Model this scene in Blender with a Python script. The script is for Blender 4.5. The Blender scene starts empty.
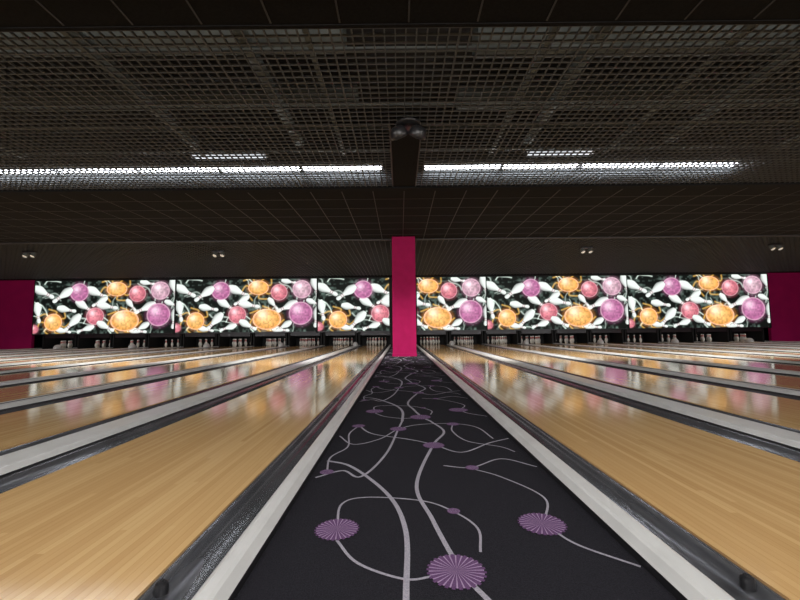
import bpy, math, random
import numpy as np
from mathutils import Matrix, Vector
random.seed(4); np.random.seed(4)
S = bpy.context.scene
S.view_settings.view_transform = 'Standard'
COL = S.collection

# ---------------------------------------------------------------- dimensions
EYE = 0.69
CEIL = EYE + 2.68
YEND = 19.6
LW, PER, GW, CW = 1.05, 1.72, 0.21, 0.25
FOUL = 0.3
LX, RX = -0.70, 0.985      # inner edges of the first lanes
CL, CR = -0.45, 0.72       # carpet edges
ZC = -0.02

# ---------------------------------------------------------------- materials
def mat(name, col, rough=0.5, metal=0.0, emit=None, es=0.0, spec=0.5, coat=0.0):
    m = bpy.data.materials.new(name); m.use_nodes = True
    b = m.node_tree.nodes['Principled BSDF']
    b.inputs['Base Color'].default_value = (*col, 1)
    b.inputs['Roughness'].default_value = rough
    b.inputs['Metallic'].default_value = metal
    b.inputs['Specular IOR Level'].default_value = spec
    b.inputs['Coat Weight'].default_value = coat
    if emit:
        b.inputs['Emission Color'].default_value = (*emit, 1)
        b.inputs['Emission Strength'].default_value = es
    return m

def noisy(m, c1, c2, scale, detail=4, bump=0.0):
    nt = m.node_tree; b = nt.nodes['Principled BSDF']
    tc = nt.nodes.new('ShaderNodeTexCoord'); n = nt.nodes.new('ShaderNodeTexNoise')
    n.inputs['Scale'].default_value = scale; n.inputs['Detail'].default_value = detail
    r = nt.nodes.new('ShaderNodeValToRGB')
    r.color_ramp.elements[0].position = .3; r.color_ramp.elements[1].position = .7
    r.color_ramp.elements[0].color = (*c1, 1); r.color_ramp.elements[1].color = (*c2, 1)
    nt.links.new(tc.outputs['Object'], n.inputs['Vector'])
    nt.links.new(n.outputs['Fac'], r.inputs['Fac']); nt.links.new(r.outputs['Color'], b.inputs['Base Color'])
    if bump:
        bp = nt.nodes.new('ShaderNodeBump'); bp.inputs['Strength'].default_value = bump
        bp.inputs['Distance'].default_value = .005
        nt.links.new(n.outputs['Fac'], bp.inputs['Height']); nt.links.new(bp.outputs['Normal'], b.inputs['Normal'])
    return m

def wood_mat():
    m = mat('lane_maple', (.6, .4, .2), .10, spec=0.5)
    nt = m.node_tree; N = nt.nodes; L = nt.links; b = N['Principled BSDF']
    tc = N.new('ShaderNodeTexCoord'); sp = N.new('ShaderNodeSeparateXYZ'); L.new(tc.outputs['Object'], sp.inputs[0])
    oi = N.new('ShaderNodeObjectInfo')
    def M(op, a, bb=None, c=None):
        n = N.new('ShaderNodeMath'); n.operation = op
        for i, v in enumerate((a, bb, c)):
            if v is None: continue
            if isinstance(v, (int, float)): n.inputs[i].default_value = v
            else: L.new(v, n.inputs[i])
        return n.outputs[0]
    bx = M('MULTIPLY', sp.outputs['X'], 39 / 1.05)
    bi = M('FLOOR', bx)
    w1 = N.new('ShaderNodeTexWhiteNoise'); w1.noise_dimensions = '2D'
    cv = N.new('ShaderNodeCombineXYZ'); L.new(bi, cv.inputs[0]); L.new(oi.outputs['Random'], cv.inputs[1]); L.new(cv.outputs[0], w1.inputs['Vector'])
    yy = M('FLOOR', M('MULTIPLY_ADD', w1.outputs['Value'], 7.3, M('MULTIPLY', sp.outputs['Y'], .45)))
    w2 = N.new('ShaderNodeTexWhiteNoise'); w2.noise_dimensions = '3D'
    cv2 = N.new('ShaderNodeCombineXYZ'); L.new(bi, cv2.inputs[0]); L.new(yy, cv2.inputs[1]); L.new(oi.outputs['Random'], cv2.inputs[2]); L.new(cv2.outputs[0], w2.inputs['Vector'])
    mp = N.new('ShaderNodeMapping'); mp.inputs['Scale'].default_value = (90, 2.2, 1); L.new(tc.outputs['Object'], mp.inputs[0])
    ns = N.new('ShaderNodeTexNoise'); ns.inputs['Scale'].default_value = 1.; ns.inputs['Detail'].default_value = 5; L.new(mp.outputs[0], ns.inputs['Vector'])
    f = M('MULTIPLY_ADD', ns.outputs['Fac'], .45, M('MULTIPLY', w2.outputs['Value'], .55))
    r = N.new('ShaderNodeValToRGB'); e = r.color_ramp.elements
    e[0].position = .1; e[0].color = (.51, .305, .125, 1); e[1].position = .9; e[1].color = (.68, .46, .22, 1)
    L.new(f, r.inputs['Fac'])
    fr = M('FRACT', bx); d = M('MINIMUM', fr, M('SUBTRACT', 1.0, fr)); ed = M('LESS_THAN', d, .035)
    mx = N.new('ShaderNodeMix'); mx.data_type = 'RGBA'; mx.blend_type = 'MULTIPLY'
    L.new(M('MULTIPLY', ed, .4), mx.inputs['Factor']); L.new(r.outputs['Color'], mx.inputs['A']); mx.inputs['B'].default_value = (.6, .45, .32, 1)
    L.new(mx.outputs['Result'], b.inputs['Base Color'])
    return m

M_wood = wood_mat()
M_gut = noisy(mat('gutter_grey', (.1, .1, .12), .22, .7), (.17, .175, .19), (.27, .275, .30), 3)
M_cap = noisy(mat('capping_white', (.6, .6, .58), .3), (.54, .545, .54), (.62, .625, .62), 6)
M_capd = mat('capping_edge_black', (.015, .015, .017), .35)
M_blk = mat('black_matte', (.006, .006, .007), .7)
M_tile = noisy(mat('ceiling_tile_black', (.012, .011, .011), .85, spec=.12), (.0055, .0055, .006), (.010, .010, .0105), 40)
M_tbar = mat('t_bar_dark', (.032, .033, .035), .5, .2)
M_grid = mat('egg_crate_grey', (.085, .092, .097), .5, .2, spec=.3)
M_mag = noisy(mat('magenta_paint', (.4, .01, .1), .7, spec=.15), (.31, .004, .07), (.37, .006, .085), 5)
M_magd = noisy(mat('magenta_wall', (.3, .01, .1), .7, spec=.2), (.32, .003, .09), (.38, .005, .10), 2)
M_carpet = noisy(mat('carpet_charcoal', (.02, .02, .025), .95, spec=.1), (.009, .009, .012), (.027, .026, .033), 260, 6, .6)
M_rib = noisy(mat('carpet_lilac_line', (.3, .28, .33), .95, spec=.1), (.23, .22, .26), (.40, .38, .44), 250, 4)
M_disc = noisy(mat('carpet_purple', (.12, .06, .15), .95, spec=.1), (.085, .04, .105), (.15, .08, .18), 250, 4)
M_discl = noisy(mat('carpet_mauve', (.3, .2, .33), .95, spec=.1), (.28, .19, .31), (.40, .29, .44), 250, 4)
M_tube = mat('fluorescent_tube', (1, 1, 1), .5, emit=(.93, .95, 1.0), es=14)
M_tubed = mat('fluorescent_tube_dim', (1, 1, 1), .5, emit=(.85, .92, 1.0), es=1.0)
M_deck = mat('pin_deck_fill', (1, 1, 1), .5, emit=(1, .96, .9), es=5)
M_galv = noisy(mat('galvanised_duct', (.3, .3, .3), .6, .2), (.10, .115, .11), (.18, .20, .19), 3)
M_pin = mat('pin_white', (.75, .74, .7), .25)
M_red = mat('pin_red', (.5, .01, .01), .3)
M_steel = mat('dark_steel', (.05, .05, .055), .35, .7)
M_lamp = mat('lamp_lens', (1, 1, 1), .4, emit=(1, .95, .88), es=.1)
M_appr = noisy(mat('floor_dark', (.05, .04, .04), .6), (.03, .028, .03), (.05, .045, .045), 4)

# ---------------------------------------------------------------- mesh helper
class MB:
    def __init__(s): s.v = []; s.f = []; s.m = []; s.mats = []
    def mi(s, m):
        if m not in s.mats: s.mats.append(m)
        return s.mats.index(m)
    def box(s, x0, x1, y0, y1, z0, z1, m):
        b = len(s.v); k = s.mi(m)
        s.v += [(x0,y0,z0),(x1,y0,z0),(x1,y1,z0),(x0,y1,z0),(x0,y0,z1),(x1,y0,z1),(x1,y1,z1),(x0,y1,z1)]
        for q in ((0,3,2,1),(4,5,6,7),(0,1,5,4),(1,2,6,5),(2,3,7,6),(3,0,4,7)):
            s.f.append(tuple(b+i for i in q)); s.m.append(k)
    def quad(s, pts, m):
        b = len(s.v); s.v += pts; s.f.append(tuple(range(b, b+len(pts)))); s.m.append(s.mi(m))
    def extr(s, prof, y0, y1, mats):
        b = len(s.v); n = len(prof)
        s.v += [(x, y0, z) for x, z in prof] + [(x, y1, z) for x, z in prof]
        for i in range(n-1):
            s.f.append((b+i, b+i+1, b+n+i+1, b+n+i)); s.m.append(s.mi(mats[i] if isinstance(mats, list) else mats))
    def lathe(s, prof, c, m, seg=16, axis='Z', rot=None, mfun=None):
        b = len(s.v); n = len(prof)
        R = rot or Matrix.Identity(3)
        for r, h in prof:
            for j in range(seg):
                a = 2*math.pi*j/seg
                p = Vector((r*math.cos(a), r*math.sin(a), h))
                if axis == 'X': p = Vector((p.z, p.x, p.y))
                if axis == 'Y': p = Vector((p.x, p.z, p.y))
                p = R @ p
                s.v.append((p.x+c[0], p.y+c[1], p.z+c[2]))
        for i in range(n-1):
            mm = mfun(i) if mfun else m
            for j in range(seg):
                j2 = (j+1) % seg
                s.f.append((b+i*seg+j, b+i*seg+j2, b+(i+1)*seg+j2, b+(i+1)*seg+j)); s.m.append(s.mi(mm))
    def mesh(s, name, smooth=False):
        me = bpy.data.meshes.new(name); me.from_pydata(s.v, [], s.f)
        for m in s.mats: me.materials.append(m)
        me.polygons.foreach_set('material_index', s.m)
        if smooth: me.polygons.foreach_set('use_smooth', [True]*len(s.f))
        me.update(); return me
    def obj(s, name, loc=(0,0,0), parent=None, smooth=False):
        return put(s.mesh(name, smooth), name, loc, parent)
def put(me, name, loc=(0,0,0), parent=None):
    o = bpy.data.objects.new(name, me); o.location = loc; COL.objects.link(o)
    if parent: o.parent = parent
    return o
def empty(name, loc=(0,0,0)):
    return put(None, name, loc)

# ---------------------------------------------------------------- room shell
W = 20.6; YB = -6.0; YW = 21.2; TOP = CEIL + 1.1
b = MB(); b.box(-W, W, YB, YW+.2, -.30, -.16, M_appr); b.obj('floor')
b = MB(); b.box(-W, W, YB, FOUL, -.16, 0.0, M_wood); b.obj('approach_floor')
b = MB(); b.box(-W-.2, -W, YB, YW+.2, -.3, TOP, M_magd); b.obj('wall_left')
b = MB(); b.box(W, W+.2, YB, YW+.2, -.3, TOP, M_magd); b.obj('wall_right')
b = MB(); b.box(-W-.2, W+.2, YB-.2, YB, -.3, TOP, M_magd); b.obj('wall_rear')
b = MB(); b.box(-W, W, YW, YW+.2, -.3, TOP, M_blk); b.obj('wall_front')
ML, MR = -18.0, 18.1
b = MB(); b.box(-W, ML, YEND, YEND+.15, -.16, CEIL-.001, M_magd); b.obj('wall_front_return')
b = MB(); b.box(MR, W, YEND, YEND+.15, -.16, CEIL-.001, M_magd); b.obj('wall_front_return.001')
b = MB()
b.box(-W, LX-9*PER-LW-GW-CW, FOUL, YEND, -.16, 0.0, M_cap)
b.obj('side_aisle_floor')
b = MB()
b.box(RX+9*PER+LW+GW+CW, W, FOUL, YEND, -.16, 0.0, M_cap)
b.obj('side_aisle_floor.001')

# ---------------------------------------------------------------- ceiling
G0, G1 = 3.33, 7.28; H0, H1 = 11.5, 19.2
BL, BR = -.10, .30; BY = 5.05
b = MB()
b.box(-W, W, YB, G0, CEIL, CEIL+.04, M_tile)
b.box(-W, W, G1, H0, CEIL, CEIL+.04, M_tile)
b.box(-W, W, H1, YW, CEIL, CEIL+.04, M_tile)
b.box(-W, W, YB, YW, TOP, TOP+.1, M_blk)
b.box(-W, W, H0, H1, CEIL+.35, CEIL+.37, M_blk)
b.box(BL, BR, BY, G1, CEIL+.002, CEIL+.05, M_tile)
b.box(BL-.012, BL, BY, G1, CEIL-.002, CEIL+.05, M_tbar)
b.box(BR, BR+.012, BY, G1, CEIL-.002, CEIL+.05, M_tbar)
b.box(-W, W, G0-.03, G0+.01, CEIL-.008, CEIL+.12, M_tile)
b.box(-W, W, G1-.02, G1+.14, CEIL-.03, CEIL+.12, M_tile)
b.box(-W, W, H0-.02, H0+.06, CEIL-.03, CEIL+.12, M_tbar)
x = -W + .3
while x < W:
    for (a, c) in ((YB, G0-.05), (G1+.14, H0-.02)):
        b.box(x-.007, x+.007, a, c, CEIL-.006, CEIL+.002, M_tbar)
    x += .6
for y in [-5.4+.6*i for i in range(15)] + [7.95+.6*i for i in range(6)]:
    if y < G0-.1 or y > G1+.2:
        b.box(-W, W, y-.006, y+.006, CEIL-.005, CEIL+.002, M_tbar)
b.obj('ceiling')

b = MB()
def blades(xa, xb, ya, yb, p, bh, t):
    n = int((xb-xa)/p)
    for i in range(n+1):
        xx = xa+i*p; tt = t*1.4 if i % 12 == 0 else t
        b.box(xx-tt/2, xx+tt/2, ya, yb, CEIL, CEIL+bh, M_grid)
    n = int((yb-ya)/p)
    for i in range(n+1):
        y_ = ya+i*p; tt = t*1.4 if i % 12 == 0 else t
        b.box(xa, xb, y_-tt/2, y_+tt/2, CEIL+.001, CEIL+bh-.001, M_grid)
P_ = .098
blades(-W, W, G0+.02, BY, P_, .022, .012)
blades(-W, BL-.012, BY, G1-.02, P_, .022, .012)
blades(BR+.012, W, BY, G1-.02, P_, .022, .012)
blades(-W, W, H0+.06, H1, .16, .03, .010)
b.obj('ceiling_grid')

# plenum services above the open grid
b = MB()
for (y, z, r) in ((4.3, CEIL+.70, .20), (5.7, CEIL+.80, .16)):
    b.lathe([(r, -W+.1), (r, -.6)], (0, y, z), M_galv, 20, 'X')
    b.lathe([(r, .9), (r, W-.1)], (0, y+.1, z), M_galv, 20, 'X')
b.obj('ventilation_duct', smooth=True)
b = MB()
for x in (-15, -9.2, -3.3, -1.6, 2.1, 4.4, 8.8, 14):
    b.lathe([(.07, G0-.2), (.07, 6.3)], (x, 0, CEIL+.38), M_galv, 16, 'Y')
b.obj('conduit_pipes', smooth=True)
b = MB()
for i in range(16):
    x = -18+i*2.4+random.uniform(-.5, .5)
    b.box(x, x+.05, G0+.1, 6.3, CEIL+.16, CEIL+.20, M_galv)
for y in (3.9, 4.9, 5.5, 6.2):
    b.box(-W+.1, W-.1, y, y+.04, CEIL+.20, CEIL+.24, M_galv)
b.obj('cable_tray')

def fixture(x0, x1, y, z, m, name='fluorescent_light'):
    b = MB()
    b.box(x0, x1, y-.09, y+.09, z+.05, z+.10, M_cap)
    n = max(1, int((x1-x0)/1.2)); w = (x1-x0)/n
    for i in range(n):
        for dy in (-.05, .05):
            b.lathe([(0, x0+i*w+.03), (.019, x0+i*w+.03), (.019, x0+(i+1)*w-.03), (0, x0+(i+1)*w-.03)], (0, y+dy, z+.02), m, 10, 'X')
        b.box(x0+i*w-.012, x0+i*w+.012, y-.07, y+.07, z, z+.06, M_steel)
    b.obj(name)
fixture(-8.6, -.27, 6.62, CEIL+.06, M_tube)
fixture(.42, 5.75, 6.62, CEIL+.06, M_tube)
fixture(-3.6, -2.3, 6.75, CEIL+.34, M_tubed)
fixture(2.2, 3.4, 6.75, CEIL+.34, M_tubed)

# ---------------------------------------------------------------- lanes
b = MB()
b.quad([(0,FOUL,0),(LW,FOUL,0),(LW,YEND+1.2,0),(0,YEND+1.2,0)], M_wood)
b.quad([(0,FOUL,-.13),(0,FOUL,0),(0,YEND+1.2,0),(0,YEND+1.2,-.13)], M_wood)
b.quad([(LW,FOUL,0),(LW,FOUL,-.13),(LW,YEND+1.2,-.13),(LW,YEND+1.2,0)], M_wood)
b.quad([(0,FOUL,-.13),(LW,FOUL,-.13),(LW,FOUL,0),(0,FOUL,0)], M_wood)
lane_me = b.mesh('bowling_lane')
def gutter_mesh(w):
    b = MB(); n = 12; pr = [(.0, -.008), (.012, -.008)]
    for i in range(n+1):
        a = math.pi*i/n
        pr.append((w/2-(w/2-.016)*math.cos(a), -.012-.06*math.sin(a)))
    pr += [(w-.012, -.008), (w, -.008)]
    b.extr(pr, FOUL, YEND+.9, M_gut)
    return b.mesh('gutter', True)
g_me = gutter_mesh(GW)
def cap_mesh(w, wide=True):
    b = MB(); h = .035
    pr = [(0,-.10),(0,.006),(.006,.012),(.022,h-.004),(.034,h)]
    mt = [M_capd, M_cap, M_cap, M_cap]
    if wide:
        pr += [(w/2-.02,h+.004),(w/2-.016,h-.006),(w/2+.016,h-.006),(w/2+.02,h+.004)]
        mt += [M_cap, M_capd, M_capd, M_capd, M_cap]
    else: mt += [M_cap]
    pr += [(w-.034,h),(w-.022,h-.004),(w-.006,.012),(w,.006),(w,-.10)]
    mt += [M_cap, M_cap, M_cap, M_capd]
    mt = mt[:len(pr)-1]
    while len(mt) < len(pr)-1: mt.append(M_capd)
    b.extr(pr, FOUL, YEND, mt)
    b.quad([(x, FOUL, z) for x, z in pr], M_cap)
    return b.mesh('lane_divider_cap')
c_me = cap_mesh(CW, False); c_me2 = cap_mesh(CW, True)
lanes = []
for k in range(10):
    lanes.append(LX - k*PER - LW)
    lanes.append(RX + k*PER)
GC = .155
g_me_c = gutter_mesh(GC)
for x0 in lanes:
    o = put(lane_me, 'bowling_lane', (x0, 0, 0))
    wl = GC if abs(x0-RX) < .01 else GW
    wr = GC if abs(x0+LW-LX) < .01 else GW
    put(g_me_c if wl == GC else g_me, 'gutter_left', (-wl, 0, 0), o)
    put(g_me_c if wr == GC else g_me, 'gutter_right', (LW, 0, 0), o)
for k in range(10):
    me = c_me if k % 2 == 0 else c_me2
    put(me, 'lane_divider_cap', (LX-k*PER-LW-GW-CW, 0, 0))
    put(me, 'lane_divider_cap', (RX+k*PER+LW+GW, 0, 0))
put(cap_mesh(CL-(LX+GC), False), 'lane_divider_cap', (LX+GC, 0, 0))
put(cap_mesh((RX-GC)-CR, False), 'lane_divider_cap', (CR, 0, 0))
for x in (LX+.035, RX-.035):
    b = MB()
    for y in (1.16, 4.2, 7.3):
        b.lathe([(0,.012),(.010,.012),(.016,.008),(.018,-.002),(.018,-.02)], (x, y, -.004), M_capd, 20)
        b.lathe([(0,.016),(.006,.016),(.007,.010)], (x, y, -.004), M_steel, 6)
    b.obj('gutter_bolt', smooth=False)

# ---------------------------------------------------------------- carpet
car = MB(); car.box(CL, CR, FOUL, YEND, -.16, ZC, M_carpet)
carpet = car.obj('carpet_runner')
def crom(P, n=10):
    out = []
    P = [2*np.array(P[0])-np.array(P[1])] + [np.array(q) for q in P] + [2*np.array(P[-1])-np.array(P[-2])]
    for i in range(1, len(P)-2):
        a, b_, c, d = P[i-1:i+3]
        for j in range(n):
            t = j/n
            out.append(.5*((2*b_)+(c-a)*t+(2*a-5*b_+4*c-d)*t*t+(3*b_-a-3*c+d)*t**3))
    out.append(P[-2]); return out
rb = MB()
def ribbon(P, w, z):
    q = crom(P, 12); prev = None
    for i, pnt in enumerate(q):
        t = q[min(i+1, len(q)-1)]-q[max(i-1, 0)]; t = t/(np.linalg.norm(t)+1e-9)
        nrm = np.array([-t[1], t[0]])*w/2
        l = pnt+nrm; r = pnt-nrm
        cur = [min(max(l[0], CL+.002), CR-.002), l[1], min(max(r[0], CL+.002), CR-.002), r[1]]
        if prev is not None and cur[1] < 19 and min(cur[1], cur[3], prev[1], prev[3]) > FOUL:
            rb.quad([(prev[2], prev[3], z), (cur[2], cur[3], z), (cur[0], cur[1], z), (prev[0], prev[1], z)], M_rib)
        prev = cur
T = 2.05
ribs = [
 ([(.008,1.07),(.011,1.45),(-.066,1.76),(-.263,2.1),(-.407,2.2)], .018),
 ([(.228,1.07),(.173,1.21),(.114,1.52),(.07,1.87),(.199,2.48),(.30,2.8),(.228,3.12)], .017),
 ([(-.224,1.38),(-.14,1.25),(0,1.17),(.088,1.18),(.173,1.2)], .010),
 ([(.523,1.485),(.572,1.345),(.71,1.215)], .010),
 ([(-.234,1.45),(-.248,1.655),(-.15,1.72),(.084,1.68),(.202,1.58),(.27,1.45),(.25,1.3)], .009),
 ([(.22,2.1),(.363,2.07),(.55,2.2),(.70,2.07)], .011),
 ([(.523,1.485),(.60,1.7),(.483,1.93),(.363,2.05)], .009),
 ([(-.42,1.95),(-.30,2.04),(-.196,1.96),(-.087,2.32),(-.022,2.87),(.008,3.12)], .014),
 ([(-.32,2.99),(-.2,2.75),(.05,2.6),(.199,2.48),(.348,2.32),(.55,2.5),(.70,2.6)], .012),
 ([(-.42,2.7),(-.30,2.5),(-.14,2.62),(-.02,2.87),(.14,3.0),(.39,3.02),(.55,2.9),(.6,2.6)], .011),
 ([(.66,2.32),(.6,2.42),(.42,2.55),(.36,2.8),(.39,3.0)], .010),
 ([(-.378,2.02),(-.40,2.25),(-.33,2.45),(-.36,2.75),(-.32,2.97)], .010),
]
discs = [(-.234,1.45,.080),(.158,1.2,.088),(.51,1.475,.086),(.199,2.46,.068),(-.022,2.87,.062),(-.32,2.97,.05),
         (.363,2.06,.035),(.202,1.58,.026),(-.378,2.02,.036),(.39,3.0,.05)]
YS = 1.03
for t in range(-1, 9):
    for k, (P, w) in enumerate(ribs):
        ribbon([(x, (y+t*T)*YS) for x, y in P], w*(1+.15*max(t,0)), ZC+.0015+.0002*k)
rb.obj('vine_pattern', parent=carpet)
db = MB()
for t in range(-1, 9):
    for (cx, cy, r) in discs:
        cy = (cy+t*T)*YS
        if cy-r < FOUL or cy > 18.8: continue
        n = 26; z = ZC+.0045
        ph = random.random()
        for i in range(n*2):
            a0 = math.pi*(i+ph)/n; a1 = math.pi*(i+.99+ph)/n
            rr = r if i % 2 == 0 else r*.93
            db.quad([(cx,cy,z),(cx+rr*math.cos(a0),cy+rr*math.sin(a0),z),(cx+rr*math.cos(a1),cy+rr*math.sin(a1),z)], M_disc)
            if i % 2:
                am = (a1-a0)*.25
                db.quad([(cx,cy,z+.0006),(cx+rr*math.cos(a0+am),cy+rr*math.sin(a0+am),z+.0006),(cx+rr*math.cos(a1-am),cy+rr*math.sin(a1-am),z+.0006)], M_discl)
db.obj('rosette_pattern', parent=carpet)

# ---------------------------------------------------------------- pillar
b = MB(); px0, px1, py0 = -.215, .445, 11.2
b.box(px0, px1, py0, py0+.6, ZC, CEIL-.001, M_mag)
b.box(px0-.012, px1+.012, py0-.012, py0+.612, ZC, ZC+.09, M_mag)
pl = b.obj('pillar')
bv = pl.modifiers.new('bev', 'BEVEL'); bv.width = .008; bv.segments = 2

# ---------------------------------------------------------------- masking murals
MZ0, MZ1 = EYE+.02, EYE+2.62
PHp = 55.0
def vnoise(U, V, sc, seed):
    r = np.random.RandomState(seed).rand(80, 80)
    x = U/sc % 79; y = V/sc % 79
    xi = x.astype(int); yi = y.astype(int); fx = x-xi; fy = y-yi
    fx = fx*fx*(3-2*fx); fy = fy*fy*(3-2*fy)
    return (r[yi,xi]*(1-fx)+r[yi,xi+1]*fx)*(1-fy)+(r[yi+1,xi]*(1-fx)+r[yi+1,xi+1]*fx)*fy
PINP = np.array([(-1,.12),(-.95,.17),(-.75,.25),(-.5,.31),(-.3,.30),(-.05,.23),(.2,.145),(.4,.115),(.55,.125),(.75,.165),(.88,.15),(.97,.09),(1,.0)])
def paint(U, V):
    C = np.zeros(U.shape+(3,))
    C += np.array([.005, .007, .006])
    n1 = vnoise(U, V, 5, 1)*.5+vnoise(U, V, 2, 2)*.5
    def glow(I, col): C[:] = C+I[..., None]*np.array(col)
    glow(np.clip(n1-.48, 0, 1)*.45, (.55, .8, .68))
    def wisp(P, w, col, s):
        q = np.array(crom(P, 8)); d = np.full(U.shape, 1e9)
        for a, c in zip(q[:-1], q[1:]):
            e = c-a; L2 = (e**2).sum()+1e-9
            t = np.clip(((U-a[0])*e[0]+(V-a[1])*e[1])/L2, 0, 1)
            d = np.minimum(d, (U-a[0]-t*e[0])**2+(V-a[1]-t*e[1])**2)
        glow(np.exp(-d/(w*w))*s, col)
    r2 = np.random.RandomState(11)
    for i in range(34):
        x, y = r2.uniform(0, 142), r2.uniform(0, 55); a = r2.uniform(0, 6.28); P = [(x, y)]
        for j in range(4):
            a += r2.uniform(-1.0, 1.0); x += 4.5*math.cos(a); y += 4*math.sin(a); P.append((x, y))
        wisp(P, r2.uniform(.4, .75), (.8, .95, .85), r2.uniform(.3, .85))
    for cx, cy in ((83, 9), (91, 42), (20, 43)):
        for i in range(7):
            a = i*.9+cx; P = [(cx+6*math.cos(a), cy+6*math.sin(a)), (cx+13*math.cos(a+.2), cy+11*math.sin(a+.2)), (cx+18*math.cos(a-.3), cy+14*math.sin(a-.3))]
            wisp(P, .75, (.95, .55, .12), .6)
    def pin(cx, cy, ang, L):
        ca, sa = math.cos(ang), math.sin(ang)
        x = ((U-cx)*ca+(V-cy)*sa)/L; y = (-(U-cx)*sa+(V-cy)*ca)/L
        w = np.interp(x, PINP[:, 0], PINP[:, 1], left=-1, right=-1)*1.3
        m = np.clip((w-np.abs(y))*L/.5, 0, 1)
        ww = np.maximum(w, .02)
        q = np.clip(y/ww, -1, 1)
        sh = .22+.78*np.sqrt(np.clip(1-(q+.25)**2/1.6, 0, 1))-.40*np.clip(q, 0, 1)**2
        col = np.array([.86, .92, .88])*sh[..., None]
        nk = np.exp(-((x-.33)/.045)**2)+np.exp(-((x-.50)/.045)**2)
        col = col*(1-nk[..., None]*np.array([.3, .55, .5]))
        C[:] = C*(1-m[..., None])+col*m[..., None]
    def ball(cx, cy, r, core, rim, squash=1.0):
        d = np.hypot(U-cx, (V-cy)/squash)/r
        glow(np.exp(-np.clip(d-1, 0, 9)**2*40)*(d > 1)*.20, rim)
        m = np.clip((1-d)*r/1.0, 0, 1)
        k = np.clip(d, 0, 1)[..., None]
        tex = (.6+.6*vnoise(U+cx*3, V, 1.6, 5))[..., None]
        c = (np.array(core)*(1-k**2)+np.array(rim)*k**2)*tex
        hl = np.exp(-((U-cx+r*.3)**2+(V-cy+r*.35)**2)/(r*.34)**2)[..., None]
        c = c+hl*.5
        ring = np.exp(-((d-.93)/.07)**2)[..., None]*.32
        c = c+ring*np.array([1, .85, .85])
        C[:] = C*(1-m[..., None])+c*m[..., None]
    mau = ((.60,.22,.42),(.40,.10,.26)); pnk = ((.80,.27,.32),(.48,.08,.13)); org = ((1.0,.60,.20),(.85,.30,.04))
    for q in ((39,44,2.3,12),(63,13,.45,12),(112,29,2.7,12),(141,9,1.3,11),(51,27,.6,11),(74,27,.2,11),(4,33,1.4,11),(66,22,2.6,9),(106,53,.1,9),(98,26,.9,8),(31,52,.2,8),(114,3,.2,8),(53,50,2.8,9)): pin(*q)
    ball(45, 12, 10, *mau); ball(104, 14, 9, *pnk); ball(127, 11, 10, (.75,.5,.58), (.48,.22,.33))
    ball(83, 9, 11, *org, .72); ball(20, 43, 9.5, *org)
    ball(62, 37, 9.5, *pnk); ball(92, 42, 15, *org, .75); ball(126, 36, 12.5, *mau); ball(1, 50, 5, *pnk)
    for q in ((9,12,.5,12),(28,15,2.5,12),(73,48,.5,10),(142,40,1.7,11),(33,30,.2,10),(109,49,2.6,9),(139,25,.4,8)): pin(*q)
    return np.clip(C, 0, 1.15)
def mural_mesh(u0, u1, width):
    sc = 3.0
    nu = int((u1-u0)*sc)+1; nv = int(PHp*sc)+1
    uu = np.linspace(u0, u1, nu); vv = np.linspace(0, PHp, nv)
    U, V = np.meshgrid(uu, vv); C = paint(U, V)
    X = (U-u0)/(u1-u0)*width; Z = MZ1-(V/PHp)*(MZ1-MZ0)
    co = np.stack([X, np.zeros_like(X), Z], -1).reshape(-1, 3)
    idx = np.arange(nu*nv).reshape(nv, nu)
    f = np.stack([idx[1:, :-1], idx[1:, 1:], idx[:-1, 1:], idx[:-1, :-1]], -1).reshape(-1, 4)
    me = bpy.data.meshes.new('printed_panel'); me.from_pydata(co.tolist(), [], f.tolist())
    at = me.color_attributes.new('Col', 'FLOAT_COLOR', 'POINT')
    rgba = np.concatenate([C.reshape(-1, 3), np.ones((nu*nv, 1))], 1).astype(np.float32)
    at.data.foreach_set('color', rgba.ravel())
    me.materials.append(M_mural); me.update(); return me
M_mural = mat('backlit_mural', (0, 0, 0), .5, spec=.2)
nt = M_mural.node_tree; at = nt.nodes.new('ShaderNodeAttribute'); at.attribute_name = 'Col'
bb = nt.nodes['Principled BSDF']
nt.links.new(at.outputs['Color'], bb.inputs['Emission Color']); bb.inputs['Emission Strength'].default_value = 1.15
full_me = mural_mesh(0, 142, 6.9)
hl_me = mural_mesh(0, 71, 3.5); hr_me = mural_mesh(71, 142, 3.4)
def masking(x0, w, me):
    e = empty('masking_unit_mural', (x0, YEND, 0))
    put(me, 'printed_panel', (0, 0, 0), e)
    f = MB()
    f.box(0, w, .004, .05, MZ0, MZ1, M_blk)
    f.box(-.03, .0, -.02, .05, MZ0-.04, MZ1+.03, M_blk); f.box(w, w+.03, -.02, .05, MZ0-.04, MZ1+.03, M_blk)
    f.box(-.03, w+.03, -.02, .05, MZ0-.05, MZ0, M_steel); f.box(-.03, w+.03, -.02, .05, MZ1, MZ1+.03, M_blk)
    f.obj('frame', parent=e)
masking(-17.97, 6.9, full_me); masking(-11.0, 6.9, full_me); masking(-4.03, 3.5, hl_me)
masking(.83, 3.4, hr_me); masking(4.27, 6.9, full_me); masking(11.2, 6.9, full_me)
b = MB(); b.box(-.49, .79, YEND, YEND+.05, ZC, CEIL, M_blk); b.obj('wall_front_pier')
b = MB(); b.box(ML, MR, YEND+.0, YEND+.05, MZ1+.03, CEIL, M_blk); b.obj('trim_1')

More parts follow.
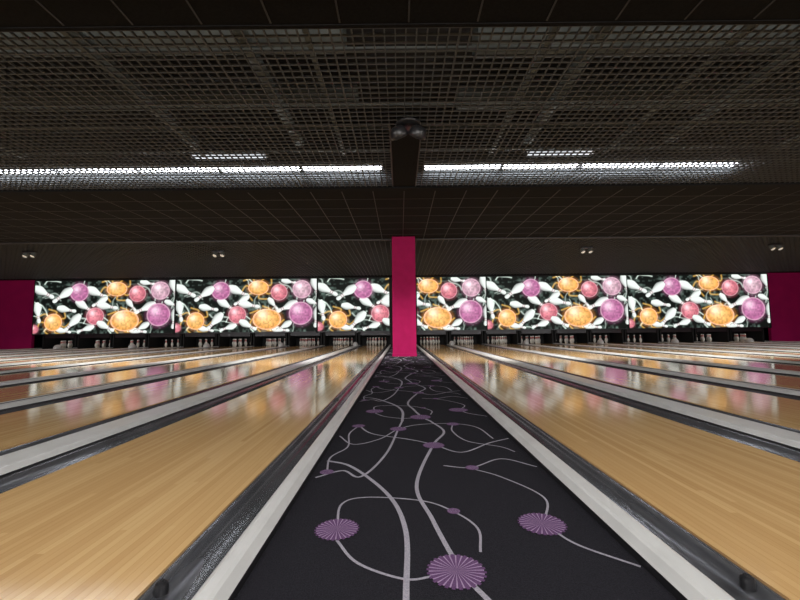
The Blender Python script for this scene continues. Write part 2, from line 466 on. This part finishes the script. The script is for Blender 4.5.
# ---------------------------------------------------------------- pinsetters
pinp = [(0,.0),(.026,.0),(.030,.02),(.052,.09),(.0605,.115),(.058,.15),(.044,.20),(.029,.235),(.0235,.255),(.024,.28),(.031,.32),(.032,.345),(.024,.37),(.01,.38),(0,.381)]
pb = MB()
for r in range(4):
    for i in range(r+1):
        pb.lathe(pinp, (LW/2+(i-r/2)*.3048, YEND+.20+r*.264, .001), M_pin, 12, mfun=lambda k: M_red if k in (7, 9) else M_pin)
pin_me = pb.mesh('pins', True)
mb = MB()
mb.box(-.30, -.24, .07, 1.2, -.13, .80, M_blk)
mb.box(LW+.24, LW+.30, .07, 1.2, -.13, .80, M_blk)
mb.box(-.20, LW+.20, .08, .11, .50, .78, M_steel)
mb.box(-.20, -.17, .10, .9, .56, .60, M_steel); mb.box(LW+.17, LW+.20, .10, .9, .56, .60, M_steel)
mb.box(-.24, LW+.24, 1.25, 1.3, -.13, .85, M_blk)
mb.lathe([(0, .0), (.015, .0), (.015, LW), (0, LW)], (0, .15, .54), M_deck, 8, 'X')   # tube hidden behind the sweep, added to brighten the pins
mach_me = mb.mesh('machine')
for x0 in lanes:
    e = empty('pinsetter', (x0, YEND, 0))
    put(mach_me, 'machine', (0, 0, 0), e)
    put(pin_me, 'pins', (0, -YEND, 0), e)
hb = MB()
hb.lathe([(0,.17),(.05,.165),(.09,.13),(.12,.06),(.122,0)], (0,0,0), M_cap, 20)
hood_me = hb.mesh('hood', True)
for k in range(0, 10, 2):
    for x in (LX-k*PER-LW-GW-CW/2, RX+k*PER+LW+GW+CW/2):
        o = put(hood_me, 'ball_return_hood', (x, 18.6, .04)); o.scale = (1, 1.8, 1)

# ---------------------------------------------------------------- ceiling speaker cluster
sb = MB(); cx, cy = .13, 5.0
sb.lathe([(0,-.03),(.15,-.03),(.165,-.02),(.165,0),(0,0)], (cx, cy, CEIL-.002), M_capd, 32)
for sx in (-1, 1):
    R = Matrix.Rotation(math.radians(25*sx), 3, 'Y') @ Matrix.Rotation(math.radians(35), 3, 'X')
    prof = [(0,.09),(.055,.09),(.09,.05),(.104,-.01),(.108,-.055),(.096,-.06),(.082,-.035),(.04,-.028),(.03,-.045),(0,-.05)]
    sb.lathe([(r*1.12, h*.9) for r, h in prof], (cx+.125*sx, cy, CEIL-.12), M_capd, 28,
             rot=R, mfun=lambda k: M_steel if k in (4, 8) else M_capd)
sb.obj('ceiling_speaker', smooth=True)

# ---------------------------------------------------------------- spot fixtures on the ceiling
def spot_fix(x, y):
    e = empty('ceiling_spotlight', (x, y, CEIL))
    f = MB()
    f.box(-.20, .20, -.06, .06, -.05, -.0, M_steel)
    for dx in (-.12, .12):
        R = Matrix.Rotation(math.radians(-35), 3, 'X')
        f.lathe([(0,.09),(.05,.09),(.07,.02),(.075,-.07),(.065,-.072),(.06,-.05)], (dx, 0, -.13), M_galv, 18, rot=R)
        f.lathe([(.06,-.05),(0,-.05)], (dx, 0, -.13), M_lamp, 18, rot=R)
    f.obj('housing', parent=e)
for x, y in ((-5.9, 12.9), (6.1, 12.9), (-11.9, 12.7), (12.1, 12.7)): spot_fix(x, y)

# ---------------------------------------------------------------- unseen fill panels, added behind the foul line to light the lanes
for x in (-15, -7.5, 0, 7.5, 15):
    e = empty('added_fill_panel', (x, -2.2, CEIL))
    f = MB(); f.box(-2.6, 2.6, -.35, .35, -.06, -.01, M_cap); f.obj('housing', parent=e)
    l = bpy.data.lights.new('fill_lamp', 'AREA'); l.shape = 'RECTANGLE'; l.size = 5.0; l.size_y = .6
    l.energy = 460; l.color = (1.0, .97, .93)
    lo = bpy.data.objects.new('fill_lamp', l); COL.objects.link(lo); lo.parent = e
    lo.location = (0, .05, -.12); lo.rotation_euler = (math.radians(58), 0, 0)
for x in (-16, -11.5, -7, -2.6, 2.8, 7, 11.5, 16):  # added fill spots to brighten the far lanes, no fixture modelled
    l = bpy.data.lights.new('lane_fill', 'SPOT'); l.energy = 1000; l.spot_size = math.radians(110); l.spot_blend = .8
    l.shadow_soft_size = .12; l.color = (1, .97, .92)
    lo = bpy.data.objects.new('lane_fill_spot', l); COL.objects.link(lo)
    lo.location = (x, 9.3, CEIL-.1); lo.rotation_euler = (math.radians(28), 0, 0)

# ---------------------------------------------------------------- world + camera
w = bpy.data.worlds.new('World'); S.world = w; w.use_nodes = True
w.node_tree.nodes['Background'].inputs[0].default_value = (.02, .02, .025, 1)
cam = bpy.data.cameras.new('camera'); cam.lens = 18; cam.sensor_width = 36; cam.clip_start = .02
co = bpy.data.objects.new('camera', cam); COL.objects.link(co); S.camera = co
pitch = math.radians(4.43); roll = math.radians(-.57)
Rm = Matrix.Rotation(math.pi/2+pitch, 4, 'X') @ Matrix.Rotation(roll, 4, 'Z')
co.matrix_world = Matrix.Translation((0, 0, EYE)) @ Rm
